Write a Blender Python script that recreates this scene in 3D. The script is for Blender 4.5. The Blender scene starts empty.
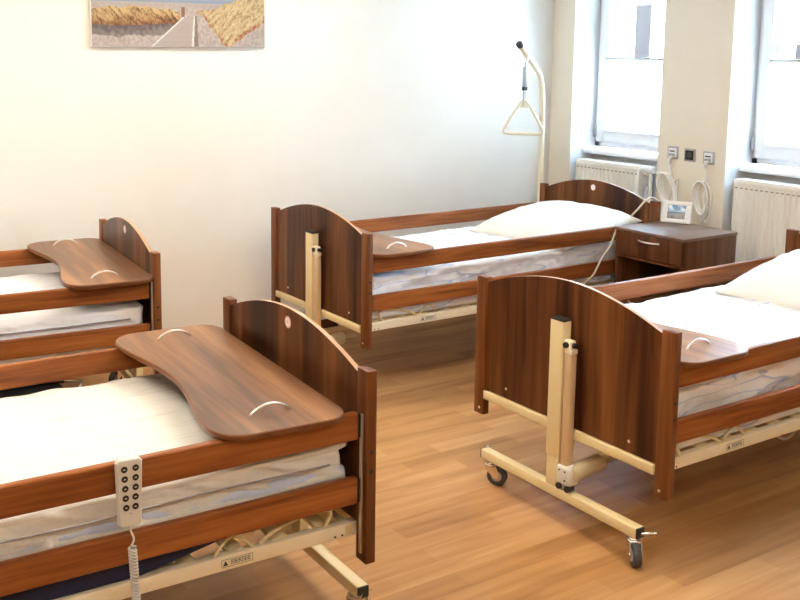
import bpy, bmesh, math, random
from mathutils import Vector, Matrix, noise
random.seed(7)
SC = bpy.context.scene
COL = SC.collection
PI = math.pi

# ------------------------------------------------------------------ materials
def new_mat(name):
    m = bpy.data.materials.new(name); m.use_nodes = True
    nt = m.node_tree; b = nt.nodes['Principled BSDF']
    return m, nt, b
def plain(name, col, rough=.5, metal=0., spec=.5, bump=0., bscale=200., var=.04):
    m, nt, b = new_mat(name)
    b.inputs['Roughness'].default_value = rough
    b.inputs['Metallic'].default_value = metal
    b.inputs['Specular IOR Level'].default_value = spec
    tc = nt.nodes.new('ShaderNodeTexCoord')
    n = nt.nodes.new('ShaderNodeTexNoise'); n.inputs['Scale'].default_value = 6; n.inputs['Detail'].default_value = 4
    nt.links.new(tc.outputs['Object'], n.inputs['Vector'])
    r = nt.nodes.new('ShaderNodeValToRGB')
    r.color_ramp.elements[0].position = .3; r.color_ramp.elements[1].position = .7
    r.color_ramp.elements[0].color = [c*(1-var) for c in col]+[1]
    r.color_ramp.elements[1].color = [min(1, c*(1+var)) for c in col]+[1]
    nt.links.new(n.outputs['Fac'], r.inputs['Fac']); nt.links.new(r.outputs['Color'], b.inputs['Base Color'])
    if bump:
        n2 = nt.nodes.new('ShaderNodeTexNoise'); n2.inputs['Scale'].default_value = bscale
        nt.links.new(tc.outputs['Object'], n2.inputs['Vector'])
        bp = nt.nodes.new('ShaderNodeBump'); bp.inputs['Strength'].default_value = bump; bp.inputs['Distance'].default_value = .01
        nt.links.new(n2.outputs['Fac'], bp.inputs['Height']); nt.links.new(bp.outputs['Normal'], b.inputs['Normal'])
    return m
def wood(name, cols, broad, fine, rough=.35, finew=.35, spec=.5, coat=0., wav=1.6):
    """grain: broad / fine are xyz scales of two stretched noises"""
    m, nt, b = new_mat(name)
    b.inputs['Roughness'].default_value = rough; b.inputs['Specular IOR Level'].default_value = spec
    b.inputs['Coat Weight'].default_value = coat; b.inputs['Coat Roughness'].default_value = .25
    tc = nt.nodes.new('ShaderNodeTexCoord'); oi = nt.nodes.new('ShaderNodeObjectInfo')
    off = nt.nodes.new('ShaderNodeVectorMath'); off.operation = 'MULTIPLY_ADD'
    cmb = nt.nodes.new('ShaderNodeCombineXYZ')
    for i in range(3): nt.links.new(oi.outputs['Random'], cmb.inputs[i])
    off.inputs[1].default_value = (7.3, 3.1, 5.7)
    nt.links.new(cmb.outputs[0], off.inputs[0]); nt.links.new(tc.outputs['Object'], off.inputs[2])
    def ns(scale, det, dist):
        mp = nt.nodes.new('ShaderNodeMapping'); mp.inputs['Scale'].default_value = scale
        nt.links.new(off.outputs[0], mp.inputs['Vector'])
        n = nt.nodes.new('ShaderNodeTexNoise'); n.inputs['Scale'].default_value = 1; n.inputs['Detail'].default_value = det
        n.inputs['Distortion'].default_value = dist*wav
        nt.links.new(mp.outputs[0], n.inputs['Vector']); return n
    a = ns(broad, 3, .5); f = ns(fine, 2, .1)
    mx = nt.nodes.new('ShaderNodeMix'); mx.inputs['Factor'].default_value = finew
    nt.links.new(a.outputs['Fac'], mx.inputs[2]); nt.links.new(f.outputs['Fac'], mx.inputs[3])
    r = nt.nodes.new('ShaderNodeValToRGB'); cr = r.color_ramp
    k = len(cols)
    while len(cr.elements) < k: cr.elements.new(.5)
    for i, c in enumerate(cols):
        cr.elements[i].position = .34+.32*i/(k-1); cr.elements[i].color = list(c)+[1]
    nt.links.new(mx.outputs[0], r.inputs['Fac']); nt.links.new(r.outputs['Color'], b.inputs['Base Color'])
    return m
def linen(name, base, line, ang, scale, amount):
    """bed linen with faint printed brush stripes"""
    m, nt, b = new_mat(name)
    b.inputs['Roughness'].default_value = .85; b.inputs['Specular IOR Level'].default_value = .2
    tc = nt.nodes.new('ShaderNodeTexCoord')
    mp = nt.nodes.new('ShaderNodeMapping'); mp.inputs['Rotation'].default_value = (0, 0, ang); mp.inputs['Scale'].default_value = scale
    nt.links.new(tc.outputs['Object'], mp.inputs['Vector'])
    n = nt.nodes.new('ShaderNodeTexNoise'); n.inputs['Scale'].default_value = 1; n.inputs['Detail'].default_value = 1.5; n.inputs['Distortion'].default_value = .1
    nt.links.new(mp.outputs[0], n.inputs['Vector'])
    r = nt.nodes.new('ShaderNodeValToRGB'); cr = r.color_ramp
    cr.elements[0].position = .53; cr.elements[0].color = list(base)+[1]
    cr.elements[1].position = .545; cr.elements[1].color = [base[i]*(1-amount)+line[i]*amount for i in range(3)]+[1]
    e = cr.elements.new(.555); e.color = [base[i]*(1-amount*.7)+line[i]*amount*.7 for i in range(3)]+[1]
    e = cr.elements.new(.575); e.color = list(base)+[1]
    nt.links.new(n.outputs['Fac'], r.inputs['Fac']); nt.links.new(r.outputs['Color'], b.inputs['Base Color'])
    n2 = nt.nodes.new('ShaderNodeTexNoise'); n2.inputs['Scale'].default_value = 38; n2.inputs['Detail'].default_value = 5
    nt.links.new(tc.outputs['Object'], n2.inputs['Vector'])
    bp = nt.nodes.new('ShaderNodeBump'); bp.inputs['Strength'].default_value = .25; bp.inputs['Distance'].default_value = .01
    nt.links.new(n2.outputs['Fac'], bp.inputs['Height']); nt.links.new(bp.outputs['Normal'], b.inputs['Normal'])
    return m

M = {}
M['board'] = wood('walnut board', [(.018,.005,.002), (.058,.018,.006), (.125,.042,.012), (.215,.082,.025)], (2, 8, .7), (4, 45, 2.), .32, .22, .3)
M['edge'] = wood('edge band', [(.42,.24,.13), (.52,.32,.19)], (2, 3, 3), (8, 8, 8), .4)
M['post'] = wood('post wood', [(.085,.025,.007), (.155,.050,.014), (.235,.085,.024)], (9, 9, .8), (60, 60, 2), .35, .35, .3)
M['rail'] = wood('rail wood', [(.15,.038,.009), (.275,.083,.020), (.39,.133,.033)], (1.2, 22, 22), (5, 90, 90), .33, .35, .3)
M['tray'] = wood('tray wood', [(.09,.034,.010), (.22,.092,.030), (.38,.18,.066)], (9, .7, 3), (50, 3, 3), .33, .25, .5, wav=.7)
M['trayedge'] = wood('tray edge', [(.14,.045,.014), (.22,.08,.026)], (3, 3, 3), (20, 20, 20), .3)
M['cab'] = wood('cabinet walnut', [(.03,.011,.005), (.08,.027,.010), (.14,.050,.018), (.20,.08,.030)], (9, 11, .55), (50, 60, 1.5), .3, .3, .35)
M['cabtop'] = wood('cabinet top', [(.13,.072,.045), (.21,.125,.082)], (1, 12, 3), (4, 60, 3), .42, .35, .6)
M['dark'] = plain('dark recess', (.012,.009,.008), .7)
M['cream'] = plain('cream enamel', (.76,.63,.36), .32, var=.015)
M['creamlt'] = plain('pale enamel', (.84,.75,.56), .35, var=.015)
M['rod'] = plain('tan anodised tube', (.66,.49,.29), .35, .2, var=.015)
M['motor'] = plain('motor plastic', (.52,.44,.28), .5, var=.03)
M['grey'] = plain('grey plastic', (.50,.48,.44), .45)
M['remote'] = plain('remote plastic', (.70,.69,.64), .4, var=.02)
M['black'] = plain('black plastic', (.012,.012,.013), .45)
M['rubber'] = plain('grey rubber', (.06,.065,.07), .6)
M['chrome'] = plain('chrome', (.80,.80,.80), .2, 1.)
M['steel'] = plain('brushed steel', (.82,.80,.76), .3, 1.)
M['silver'] = plain('silver plastic', (.45,.45,.46), .35, .3)
M['white'] = plain('white plastic', (.86,.86,.84), .4, var=.01)
M['blackmark'] = plain('print ink', (.05,.045,.04), .7)
M['paper'] = plain('label paper', (.80,.72,.55), .6)
M['pink'] = plain('sticker pink', (.78,.45,.40), .5)
M['wall'] = plain('wall paint', (.80,.755,.675), .85, spec=.2, bump=.12, bscale=260., var=.012)
M['wallb'] = plain('fill-cutting beige wall paint', (.42,.35,.27), .85, spec=.2, bump=.12, bscale=260., var=.012)  # for the unseen left and front walls, darkened to cut bounced light
M['wallc'] = plain('cream wall paint', (.86,.785,.655), .85, spec=.2, bump=.12, bscale=260., var=.012)
M['reveal'] = plain('white reveal paint', (.86,.87,.88), .85, spec=.2, var=.006)
M['ceil'] = plain('ceiling paint', (.85,.83,.79), .9, spec=.2)
M['frame'] = plain('window plastic', (.88,.89,.90), .35, var=.005)
M['rad'] = plain('radiator enamel', (.90,.87,.79), .4, var=.01)
M['radslot'] = plain('radiator slot', (.36,.32,.27), .6)
M['navy'] = plain('navy mattress base', (.012,.016,.06), .8)
M['pil'] = linen('pillow linen', (.86,.84,.78), (.7,.7,.7), .3, (6, 1, 6), .1)
M['linen_plain'] = linen('linen white', (.86,.87,.90), (.55,.60,.72), .3, (1.2, 9, 14), .3)
M['linen_blue'] = linen('linen brushed blue', (.87,.88,.90), (.20,.33,.74), .25, (2.4, 8, 20), .6)
M['linen_warm'] = linen('linen cream', (.79,.77,.72), (.45,.44,.43), .95, (1.0, 13, 15), .35)
M['undersheet'] = linen('pale blue undersheet', (.62,.68,.84), (.5,.55,.7), .2, (2, 8, 14), .2)
M['seam'] = plain('seam piping', (.33,.31,.33), .8)
M['cord'] = plain('cream cord', (.72,.66,.54), .5)
M['cable'] = plain('white cable', (.90,.88,.83), .5)
M['bag'] = plain('dark bag cloth', (.02,.02,.024), .75)
M['facade'] = plain('pale facade', (.85,.84,.82), .9)
M['facadewin'] = plain('dark opening', (.016,.0115,.0105), .9, spec=0., var=.25)

# floor: oak strip planks
def floor_mat():
    m, nt, b = new_mat('oak strip floor')
    tc = nt.nodes.new('ShaderNodeTexCoord')
    br = nt.nodes.new('ShaderNodeTexBrick')
    br.inputs['Scale'].default_value = 1; br.inputs['Brick Width'].default_value = .62; br.inputs['Row Height'].default_value = .095
    br.inputs['Mortar Size'].default_value = .0006; br.inputs['Mortar Smooth'].default_value = .3; br.inputs['Bias'].default_value = 0
    br.inputs['Color1'].default_value = (.30,.30,.30,1); br.inputs['Color2'].default_value = (.72,.72,.72,1); br.inputs['Mortar'].default_value = (.25,.25,.25,1)
    br.offset = .37; br.squash = 1.
    nt.links.new(tc.outputs['Object'], br.inputs['Vector'])
    mp = nt.nodes.new('ShaderNodeMapping'); mp.inputs['Scale'].default_value = (1.3, 16, 1)
    nt.links.new(tc.outputs['Object'], mp.inputs['Vector'])
    n = nt.nodes.new('ShaderNodeTexNoise'); n.inputs['Scale'].default_value = 1; n.inputs['Detail'].default_value = 6; n.inputs['Distortion'].default_value = .8
    nt.links.new(mp.outputs[0], n.inputs['Vector'])
    mx = nt.nodes.new('ShaderNodeMix'); mx.data_type = 'FLOAT'; mx.inputs[0].default_value = .55
    nt.links.new(br.outputs['Color'], mx.inputs[2]); nt.links.new(n.outputs['Fac'], mx.inputs[3])
    r = nt.nodes.new('ShaderNodeValToRGB'); cr = r.color_ramp
    cr.elements[0].position = .33; cr.elements[0].color = (.33,.158,.053,1)
    cr.elements[1].position = .68; cr.elements[1].color = (.59,.335,.145,1)
    e = cr.elements.new(.5); e.color = (.465,.24,.092,1)
    nt.links.new(mx.outputs[0], r.inputs['Fac']); nt.links.new(r.outputs['Color'], b.inputs['Base Color'])
    b.inputs['Roughness'].default_value = .45; b.inputs['Specular IOR Level'].default_value = .25
    return m
M['floor'] = floor_mat()
def blind_mat():
    m, nt, b = new_mat('pleated blind fabric')
    b.inputs['Base Color'].default_value = (.9,.92,.95,1); b.inputs['Roughness'].default_value = .9
    t = nt.nodes.new('ShaderNodeBsdfTranslucent'); t.inputs['Color'].default_value = (.9,.93,.97,1)
    mx = nt.nodes.new('ShaderNodeMixShader'); mx.inputs[0].default_value = .6
    nt.links.new(b.outputs[0], mx.inputs[1]); nt.links.new(t.outputs[0], mx.inputs[2])
    nt.links.new(mx.outputs[0], nt.nodes['Material Output'].inputs['Surface'])
    return m
M['blind'] = blind_mat()
def glass_mat():
    m, nt, b = new_mat('window glass')
    t = nt.nodes.new('ShaderNodeBsdfTransparent'); t.inputs['Color'].default_value = (.95,.98,1,1)
    g = nt.nodes.new('ShaderNodeBsdfGlossy'); g.inputs['Roughness'].default_value = .02
    fr = nt.nodes.new('ShaderNodeFresnel'); fr.inputs['IOR'].default_value = 1.45
    mx = nt.nodes.new('ShaderNodeMixShader')
    nt.links.new(fr.outputs[0], mx.inputs[0]); nt.links.new(t.outputs[0], mx.inputs[1]); nt.links.new(g.outputs[0], mx.inputs[2])
    nt.links.new(mx.outputs[0], nt.nodes['Material Output'].inputs['Surface'])
    return m
M['glass'] = glass_mat()
def print_mat(name, rough=.5):
    m, nt, b = new_mat(name)
    a = nt.nodes.new('ShaderNodeVertexColor'); a.layer_name = 'Col'
    nt.links.new(a.outputs['Color'], b.inputs['Base Color']); b.inputs['Roughness'].default_value = rough
    return m
M['print'] = print_mat('canvas print', .7); M['photo'] = print_mat('glossy photo', .3)
def lamp_mat():
    m, nt, b = new_mat('lamp diffuser')
    b.inputs['Emission Color'].default_value = (1,.885,.72,1); b.inputs['Emission Strength'].default_value = LAMP
    return m

# ------------------------------------------------------------------ mesh helpers
def box(bm, x0, x1, y0, y1, z0, z1, bev=0., mi=0, seg=2):
    t = bmesh.new()
    bmesh.ops.create_cube(t, size=1)
    bmesh.ops.transform(t, matrix=Matrix.Translation(((x0+x1)/2,(y0+y1)/2,(z0+z1)/2)) @ Matrix.Diagonal((abs(x1-x0),abs(y1-y0),abs(z1-z0),1)), verts=t.verts)
    if bev: bmesh.ops.bevel(t, geom=t.edges[:], offset=bev, segments=seg, profile=.5, affect='EDGES')
    merge(bm, t, mi, bev > 0)
def merge(bm, t, mi=0, smooth=False, mtx=None):
    vm = {}
    for v in t.verts: vm[v] = bm.verts.new(mtx @ v.co if mtx else v.co)
    for f in t.faces:
        try: g = bm.faces.new([vm[v] for v in f.verts])
        except ValueError: continue
        g.material_index = mi if mi else f.material_index; g.smooth = smooth or f.smooth
    t.free()
def prism(bm, poly, axis, a, b, mi=0, emi=None, smooth_edge=False, bev=0.):
    """poly in the two other axes (cyclic order), extruded along axis a..b; emi = material of the rim"""
    def P(p, t):
        return {'x': (t, p[0], p[1]), 'y': (p[0], t, p[1]), 'z': (p[0], p[1], t)}[axis]
    t = bmesh.new()
    A = [t.verts.new(P(p, a)) for p in poly]; B = [t.verts.new(P(p, b)) for p in poly]
    t.faces.new(A).material_index = mi; t.faces.new(B).material_index = mi
    n = len(poly)
    for i in range(n):
        f = t.faces.new((A[i], A[(i+1)%n], B[(i+1)%n], B[i])); f.material_index = mi if emi is None else emi; f.smooth = smooth_edge
    bmesh.ops.recalc_face_normals(t, faces=t.faces)
    if bev:
        es = [e for e in t.edges if (e.verts[0] in A and e.verts[1] in A) or (e.verts[0] in B and e.verts[1] in B)]
        bmesh.ops.bevel(t, geom=es, offset=bev, segments=2, profile=.5, affect='EDGES', material=emi if emi is not None else mi)
    merge(bm, t)
def tube(bm, pts, r, seg=8, caps=True, mi=0, closed=False):
    pts = [Vector(p) for p in pts]; n = len(pts)
    rs = r if isinstance(r, (list, tuple)) else [r]*n
    rings = []; up = None
    for i, p in enumerate(pts):
        if closed: d = pts[(i+1)%n]-pts[i-1]
        else: d = pts[min(i+1,n-1)]-pts[max(i-1,0)]
        if d.length < 1e-9: d = rings and prevd or Vector((0,0,1))
        d.normalize(); prevd = d
        if up is None:
            up = Vector((0,0,1)) if abs(d.z) < .9 else Vector((1,0,0))
        u = (up-d*up.dot(d))
        if u.length < 1e-4: u = d.orthogonal()
        u.normalize(); w = d.cross(u); up = u
        rings.append([bm.verts.new(p+rs[i]*(math.cos(2*PI*k/seg)*u+math.sin(2*PI*k/seg)*w)) for k in range(seg)])
    m = n if closed else n-1
    for i in range(m):
        a, b = rings[i], rings[(i+1)%n]
        for k in range(seg):
            f = bm.faces.new((a[k], a[(k+1)%seg], b[(k+1)%seg], b[k])); f.smooth = True; f.material_index = mi
    if caps and not closed:
        f = bm.faces.new(rings[0][::-1]); f.material_index = mi
        f = bm.faces.new(rings[-1]); f.material_index = mi
def cyl(bm, p0, p1, r, seg=16, mi=0): tube(bm, [p0, p1], r, seg, True, mi)
def smoothpath(pts, k=6, closed=False):
    pts = [Vector(p) for p in pts]; n = len(pts); out = []
    for i in range(n if closed else n-1):
        if closed: p0, p1, p2, p3 = pts[i-1], pts[i], pts[(i+1)%n], pts[(i+2)%n]
        else: p0, p1, p2, p3 = pts[max(i-1,0)], pts[i], pts[i+1], pts[min(i+2,n-1)]
        for j in range(k):
            t = j/k
            out.append(.5*((2*p1)+(-p0+p2)*t+(2*p0-5*p1+4*p2-p3)*t*t+(-p0+3*p1-3*p2+p3)*t**3))
    if not closed: out.append(pts[-1])
    return out
def obj(name, bm, mats, parent=None):
    bmesh.ops.recalc_face_normals(bm, faces=bm.faces)
    me = bpy.data.meshes.new(name); bm.to_mesh(me); bm.free()
    for m in (mats if isinstance(mats, (list, tuple)) else [mats]): me.materials.append(M[m] if isinstance(m, str) else m)
    o = bpy.data.objects.new(name, me); COL.objects.link(o)
    if parent: o.parent = parent
    return o
def tag(o, label, cat, group=None, kind=None):
    o['label'] = label; o['category'] = cat
    if group: o['group'] = group
    if kind: o['kind'] = kind
    return o
def thing(name, label, cat, loc=(0,0,0), rz=0., group=None):
    o = bpy.data.objects.new(name, None); COL.objects.link(o); o.empty_display_size = .1
    o.location = loc; o.rotation_euler = (0,0,rz)
    return tag(o, label, cat, group)
def struct(name, bm, m, parent=None):
    o = obj(name, bm, m, parent)
    if not parent: o['kind'] = 'structure'
    return o
NB = bmesh.new

# ------------------------------------------------------------------ room shell
XW, YB, XL, YF, H = 2.58, 3.24, -4.3, -3.6, 2.72          # window wall, back wall, left wall, front wall, ceiling
XO = 2.92                                                 # outer face of the window wall
NICHES = [(2.25, 3.03), (.915, 1.733), (-.405, .413)]    # (right, left) reveals: two windows, plus an unseen third added for more daylight
ZS, ZT = 1.075, 2.42                                      # sill underside, window head
b = NB(); box(b, XL-.2, XO, YF-.2, YB+.2, -.1, 0); struct('floor', b, 'floor')
b = NB(); box(b, XL-.2, XO, YF-.2, YB+.2, H, H+.1); struct('ceiling', b, 'ceil')
b = NB(); box(b, XL-.2, XO, YB, YB+.2, 0, H); struct('wall_back', b, 'wall')
b = NB(); box(b, XL-.2, XL, YF-.2, YB, 0, H); struct('wall_left', b, 'wallb')
b = NB(); box(b, XL, XO, YF-.2, YF, 0, H); struct('wall_front', b, 'wallb')
b = NB()
ys = YB
for (r, l) in NICHES:
    box(b, XW, XO, l, ys, 0, H)                           # pillar
    box(b, 2.80, XO, r, l, 0, ZS)                         # parapet
    box(b, XW, XO, r, l, ZT, H)                           # lintel
    ys = r
box(b, XW, XO, YF, ys, 0, H)
b.normal_update()
for f in b.faces:
    if abs(f.normal.y) > .9 or f.calc_center_median().x > 2.79: f.material_index = 1
struct('wall_right', b, ['wallc', 'reveal'])
for nm, seg in (('baseboard_back', (XL, XW, YB-.012, YB)),):
    b = NB(); box(b, *seg, 0, .06, .003); struct(nm, b, 'board')

def window(n, r, l):
    e = bpy.data.objects.new('window_%d' % n, None); COL.objects.link(e); e['kind'] = 'structure'
    e.location = (2.80, (r+l)/2, ZS)
    def P(o): o.location = -Vector(e.location); return o
    b = NB(); x0, x1 = 2.83, 2.90; fw = .045
    z0, z1 = 1.115, ZT
    box(b, x0, x1, l-fw, l, z0, z1, .004); box(b, x0, x1, r, r+fw, z0, z1, .004)
    box(b, x0, x1, r, l, z0, z0+.05, .004); box(b, x0, x1, r, l, z1-.05, z1, .004)
    P(obj('window_frame', b, 'frame', e))
    b = NB(); sx0, sx1 = 2.80, 2.86; a0, a1 = r+fw-.012, l-fw+.012; s = .075
    zb, zt = 1.155, ZT-.035
    box(b, sx0, sx1, a1-s, a1, zb, zt, .006); box(b, sx0, sx1, a0, a0+s, zb, zt, .006)
    box(b, sx0, sx1, a0+s-.005, a1-s+.005, zb, zb+.08, .006); box(b, sx0, sx1, a0+s-.005, a1-s+.005, zt-.08, zt, .006)
    sash = P(obj('sash', b, 'frame', e))
    b = NB(); box(b, 2.826, 2.832, a0+s-.01, a1-s+.01, zb+.07, zt-.07); P(obj('pane', b, 'glass', e))
    for zz in (1.19, 2.20):
        b = NB(); cyl(b, (2.795, l-.028, zz), (2.795, l-.028, zz+.09), .011, 10); P(obj('hinge', b, 'silver', e))
    b = NB(); box(b, 2.70, 2.87, r+.004, l-.01, 1.075, 1.104, .006); P(obj('window_sill', b, 'frame', e))
    return a0+s, a1-s, zb+.08, zt-.08
def blind(r, l, z0, zt, label):
    e = thing('pleated_blind', label, 'blind', (2.79, (r+l)/2, z0))
    E = Vector(e.location)
    def P(o): o.location = -E; return o
    zc = 1.762
    b = NB(); n = 26; x = 2.798; prev = None
    for i in range(n+1):
        zz = z0+.012+(zc-.015-z0)*i/n; xx = x+(.006 if i % 2 else -.004)
        row = [b.verts.new((xx, y, zz)) for y in (r+.002, l-.002)]
        if prev: b.faces.new((prev[0], prev[1], row[1], row[0]))
        prev = row
    P(obj('fabric', b, 'blind', e))
    b = NB(); box(b, x-.012, x+.012, r+.001, l-.001, zc-.014, zc+.004, .003); P(obj('top_bar', b, 'silver', e))
    b = NB(); box(b, x-.012, x+.012, r+.001, l-.001, z0-.006, z0+.012, .003)
    box(b, x-.02, x-.008, (r+l)/2-.04, (r+l)/2+.04, z0-.004, z0+.004, .002); P(obj('bottom_bar', b, 'frame', e))
    for sgn, yy in ((1, l-.035), (-1, r+.035)):
        for dy in (.02, -.035):
            b = NB(); tube(b, [(x, yy, zc), (x-.002, yy+sgn*dy*.9, zt+.06)], .004, 6); P(obj('tension_cord', b, 'silver', e))
for n, (r, l) in enumerate(NICHES):
    a0, a1, zb, zt = window(n+1, r, l)
    if n < 2:
        blind(a0, a1, zb, zt, ['white pleated blind covering the lower half of the window nearer the room corner',
                          'white pleated blind covering the lower half of the right-hand window above the wide radiator'][n])

# ------------------------------------------------------------------ outside
b = NB()
fx = 14.
wins = [(12.03, 12.42, 1.62, 2.76), (8.0, 8.76, 1.0, 1.94)]
box(b, fx, fx+.3, -6, 26, -4, 9)
fac = thing('neighbour_building', 'pale building facade across the street seen through the windows', 'building', (fx, 10, -4))
o = obj('facade_wall', b, 'facade', fac); o.location = (-fx, -10, 4)
for w_ in wins:
    b = NB(); box(b, fx-.03, fx+.02, w_[0], w_[1], w_[2], w_[3], 0); o = obj('window', b, 'facadewin', fac); o.location = (-fx, -10, 4)
    b = NB(); box(b, fx-.06, fx, w_[0]-.02, w_[1]+.02, w_[3], w_[3]+.08, .01); o = obj('window_lintel', b, 'facade', fac); o.location = (-fx, -10, 4)

# ------------------------------------------------------------------ radiators
def radiator(y0, y1, label, valve):
    x0, x1, z0, z1 = 2.60, 2.70, .42, 1.035
    e = thing('radiator', label, 'radiator', (2.65, (y0+y1)/2, 0))
    E = Vector(e.location)
    def P(o): o.location = -E; return o
    b = NB()                                              # fluted front sheet
    n = max(6, int((y1-y0)/.0333)); prof = []
    for i in range(n):
        a = y0+(y1-y0)*i/n; c = (y1-y0)/n
        prof += [(x0, a+.1*c), (x0, a+.66*c), (x0+.007, a+.78*c), (x0+.007, a+.92*c)]
    ring = []
    for (px, py) in prof: ring.append((b.verts.new((px, py, z0+.02)), b.verts.new((px, py, z1-.022))))
    for i in range(len(ring)-1): b.faces.new((ring[i][0], ring[i+1][0], ring[i+1][1], ring[i][1]))
    box(b, x0+.008, x0+.02, y0, y1, z0, z1-.006, .003); box(b, x0-.001, x0+.02, y0, y1, z1-.03, z1-.004, .005)
    box(b, x0-.001, x0+.02, y0, y1, z0, z0+.025, .005)
    P(obj('front_panel', b, 'rad', e))
    b = NB(); box(b, x1-.02, x1, y0, y1, z0, z1-.006, .004); P(obj('rear_panel', b, 'rad', e))
    for ya in (y0-.002, y1-.006):
        b = NB(); box(b, x0, x1, ya, ya+.008, z0+.01, z1-.002, .002); P(obj('side_cover', b, 'rad', e))
    b = NB()
    box(b, x0, x0+.03, y0, y1, z1-.008, z1+.004, .003); box(b, x1-.03, x1, y0, y1, z1-.008, z1+.004, .003)
    k = int((y1-y0)/.02)
    for i in range(k+1):
        yy = y0+(y1-y0)*i/k; box(b, x0+.02, x1-.02, yy-.004, yy+.004, z1-.006, z1+.003)
    P(obj('top_grille', b, 'rad', e))
    b = NB(); k = int((y1-y0-.04)/.0333)
    for i in range(k+1):
        yy = y0+.02+(y1-y0-.04)*i/k; box(b, x0-.003, x0+.001, yy-.009, yy+.009, z1-.052, z1-.045)
    P(obj('slot_row', b, 'radslot', e))
    for yy in (y0+.12, y1-.12):
        b = NB(); box(b, x1-.005, 2.7995, yy-.02, yy+.02, .55, .93, .003); P(obj('wall_bracket', b, 'rad', e))
    if valve:
        b = NB(); yv = y0-.06
        tube(b, smoothpath([(2.65, y0+.01, z1-.05), (2.65, yv+.02, z1-.05), (2.65, yv, z1-.07), (2.65, yv, z1-.2), (2.65, yv, .0)], 4), .012, 10)
        P(obj('supply_pipe', b, 'rad', e))
        b = NB(); tube(b, [(2.65, y0-.03, z1-.13), (2.65, y0-.03, z0+.06)], .02, 12); P(obj('valve_insert', b, 'silver', e))
        b = NB(); yv = y0-.015
        tube(b, [(2.63, yv+.02, z1-.012), (2.63, yv-.02, z1-.012), (2.63, yv-.035, z1-.012), (2.63, yv-.085, z1-.012), (2.63, yv-.09, z1-.012)], [.018, .02, .027, .025, .015], 16)
        P(obj('thermostat_head', b, 'white', e))
radiator(2.415, 2.985, 'short white radiator behind the headboard of the far bed', True)
radiator(.99, 1.68, 'wide white radiator in the niche right of the bedside cabinet', False)

# ------------------------------------------------------------------ sockets and cables on the pillar
def socket(y, z, label, dark):
    e = thing('wall_socket', label, 'socket', (XW, y, z), 0, None)
    b = NB(); box(b, -.011, 0, -.041, .041, -.041, .041, .004); obj('cover_plate', b, 'silver', e)
    b = NB(); box(b, -.016, -.008, -.03, .03, -.03, .03, .003); obj('insert', b, 'black' if dark else 'white', e)
    if dark:
        b = NB(); cyl(b, (-.0165, 0, 0), (-.0155, 0, 0), .021, 20); obj('outlet_well', b, 'rubber', e)
    else:
        b = NB(); box(b, -.0185, -.015, -.02, .02, .006, .014, .001); obj('hinge_slot', b, 'rubber', e)
        b = NB(); box(b, -.0185, -.015, -.024, .024, -.02, -.004, .001); obj('label_strip', b, 'silver', e)
    return e
def at(o): return o
Y1, Y2, Y3 = 2.122, 1.992, 1.851
socket(Y1, 1.162, 'grey framed wall socket with a plug, left of the three on the pillar', False)
socket(Y2, 1.157, 'wall socket with a black insert, middle of the three on the pillar', True)
socket(Y3, 1.152, 'grey framed wall socket with a plug, right of the three on the pillar', False)
def plug_cable(y, pts, loops, label):
    e = thing('coiled_cable', label, 'cable', (XW-.03, y, 1.13))
    E = Vector(e.location)
    def P(o): o.location = -E; return o
    b = NB(); tube(b, [(XW-.018, y, 1.128), (XW-.032, y, 1.126), (XW-.036, y, 1.11), (XW-.03, y, 1.09)], [.011, .013, .012, .006], 10); P(obj('plug', b, 'cable', e))
    b = NB(); tube(b, smoothpath(pts, 6), .0048, 6); P(obj('drop_cord', b, 'cable', e))
    for lp in loops:
        b = NB(); tube(b, smoothpath(lp, 6, True), .0056, 6, closed=True); P(obj('loop', b, 'cable', e))
def loopset(yc, zt, zb, w, tilt, n):
    out = []
    for i in range(n):
        x = XW-.008-.006*i; d = random.uniform(-.02, .02); ww = w*random.uniform(.8, 1.05); k = tilt*random.uniform(.7, 1.2)
        zc = (zt+zb)/2; h = (zt-zb)/2*random.uniform(.92, 1.03)
        out.append([(x-.004*math.sin(2*t), yc+d+ww*math.sin(t)-k*math.cos(t), zc+h*math.cos(t)) for t in [2*PI*j/10 for j in range(10)]])
    return out
xx = XW-.022
plug_cable(Y1, [(XW-.03, Y1, 1.09), (xx, Y1, 1.04), (xx, Y1-.01, .99), (xx, Y1-.03, .93), (xx, Y1-.05, .84), (xx, Y1-.02, .80)],
    loopset(Y1+.02, 1.03, .80, .055, -.04, 5)+loopset(Y1-.03, 1.0, .80, .02, .03, 1), 'white cable hung in a loose coil under the left wall socket')
plug_cable(Y3, [(XW-.03, Y3, 1.09), (xx, Y3, 1.04), (xx, Y3+.005, .99), (xx, Y3+.01, .90), (xx, Y3-.0, .80), (xx, Y3+.01, .76)],
    loopset(Y3+.03, 1.0, .79, .058, -.01, 5)+loopset(Y3-.0, .84, .745, .02, .01, 2), 'white cable hung in a rounder coil under the right wall socket')

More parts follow.
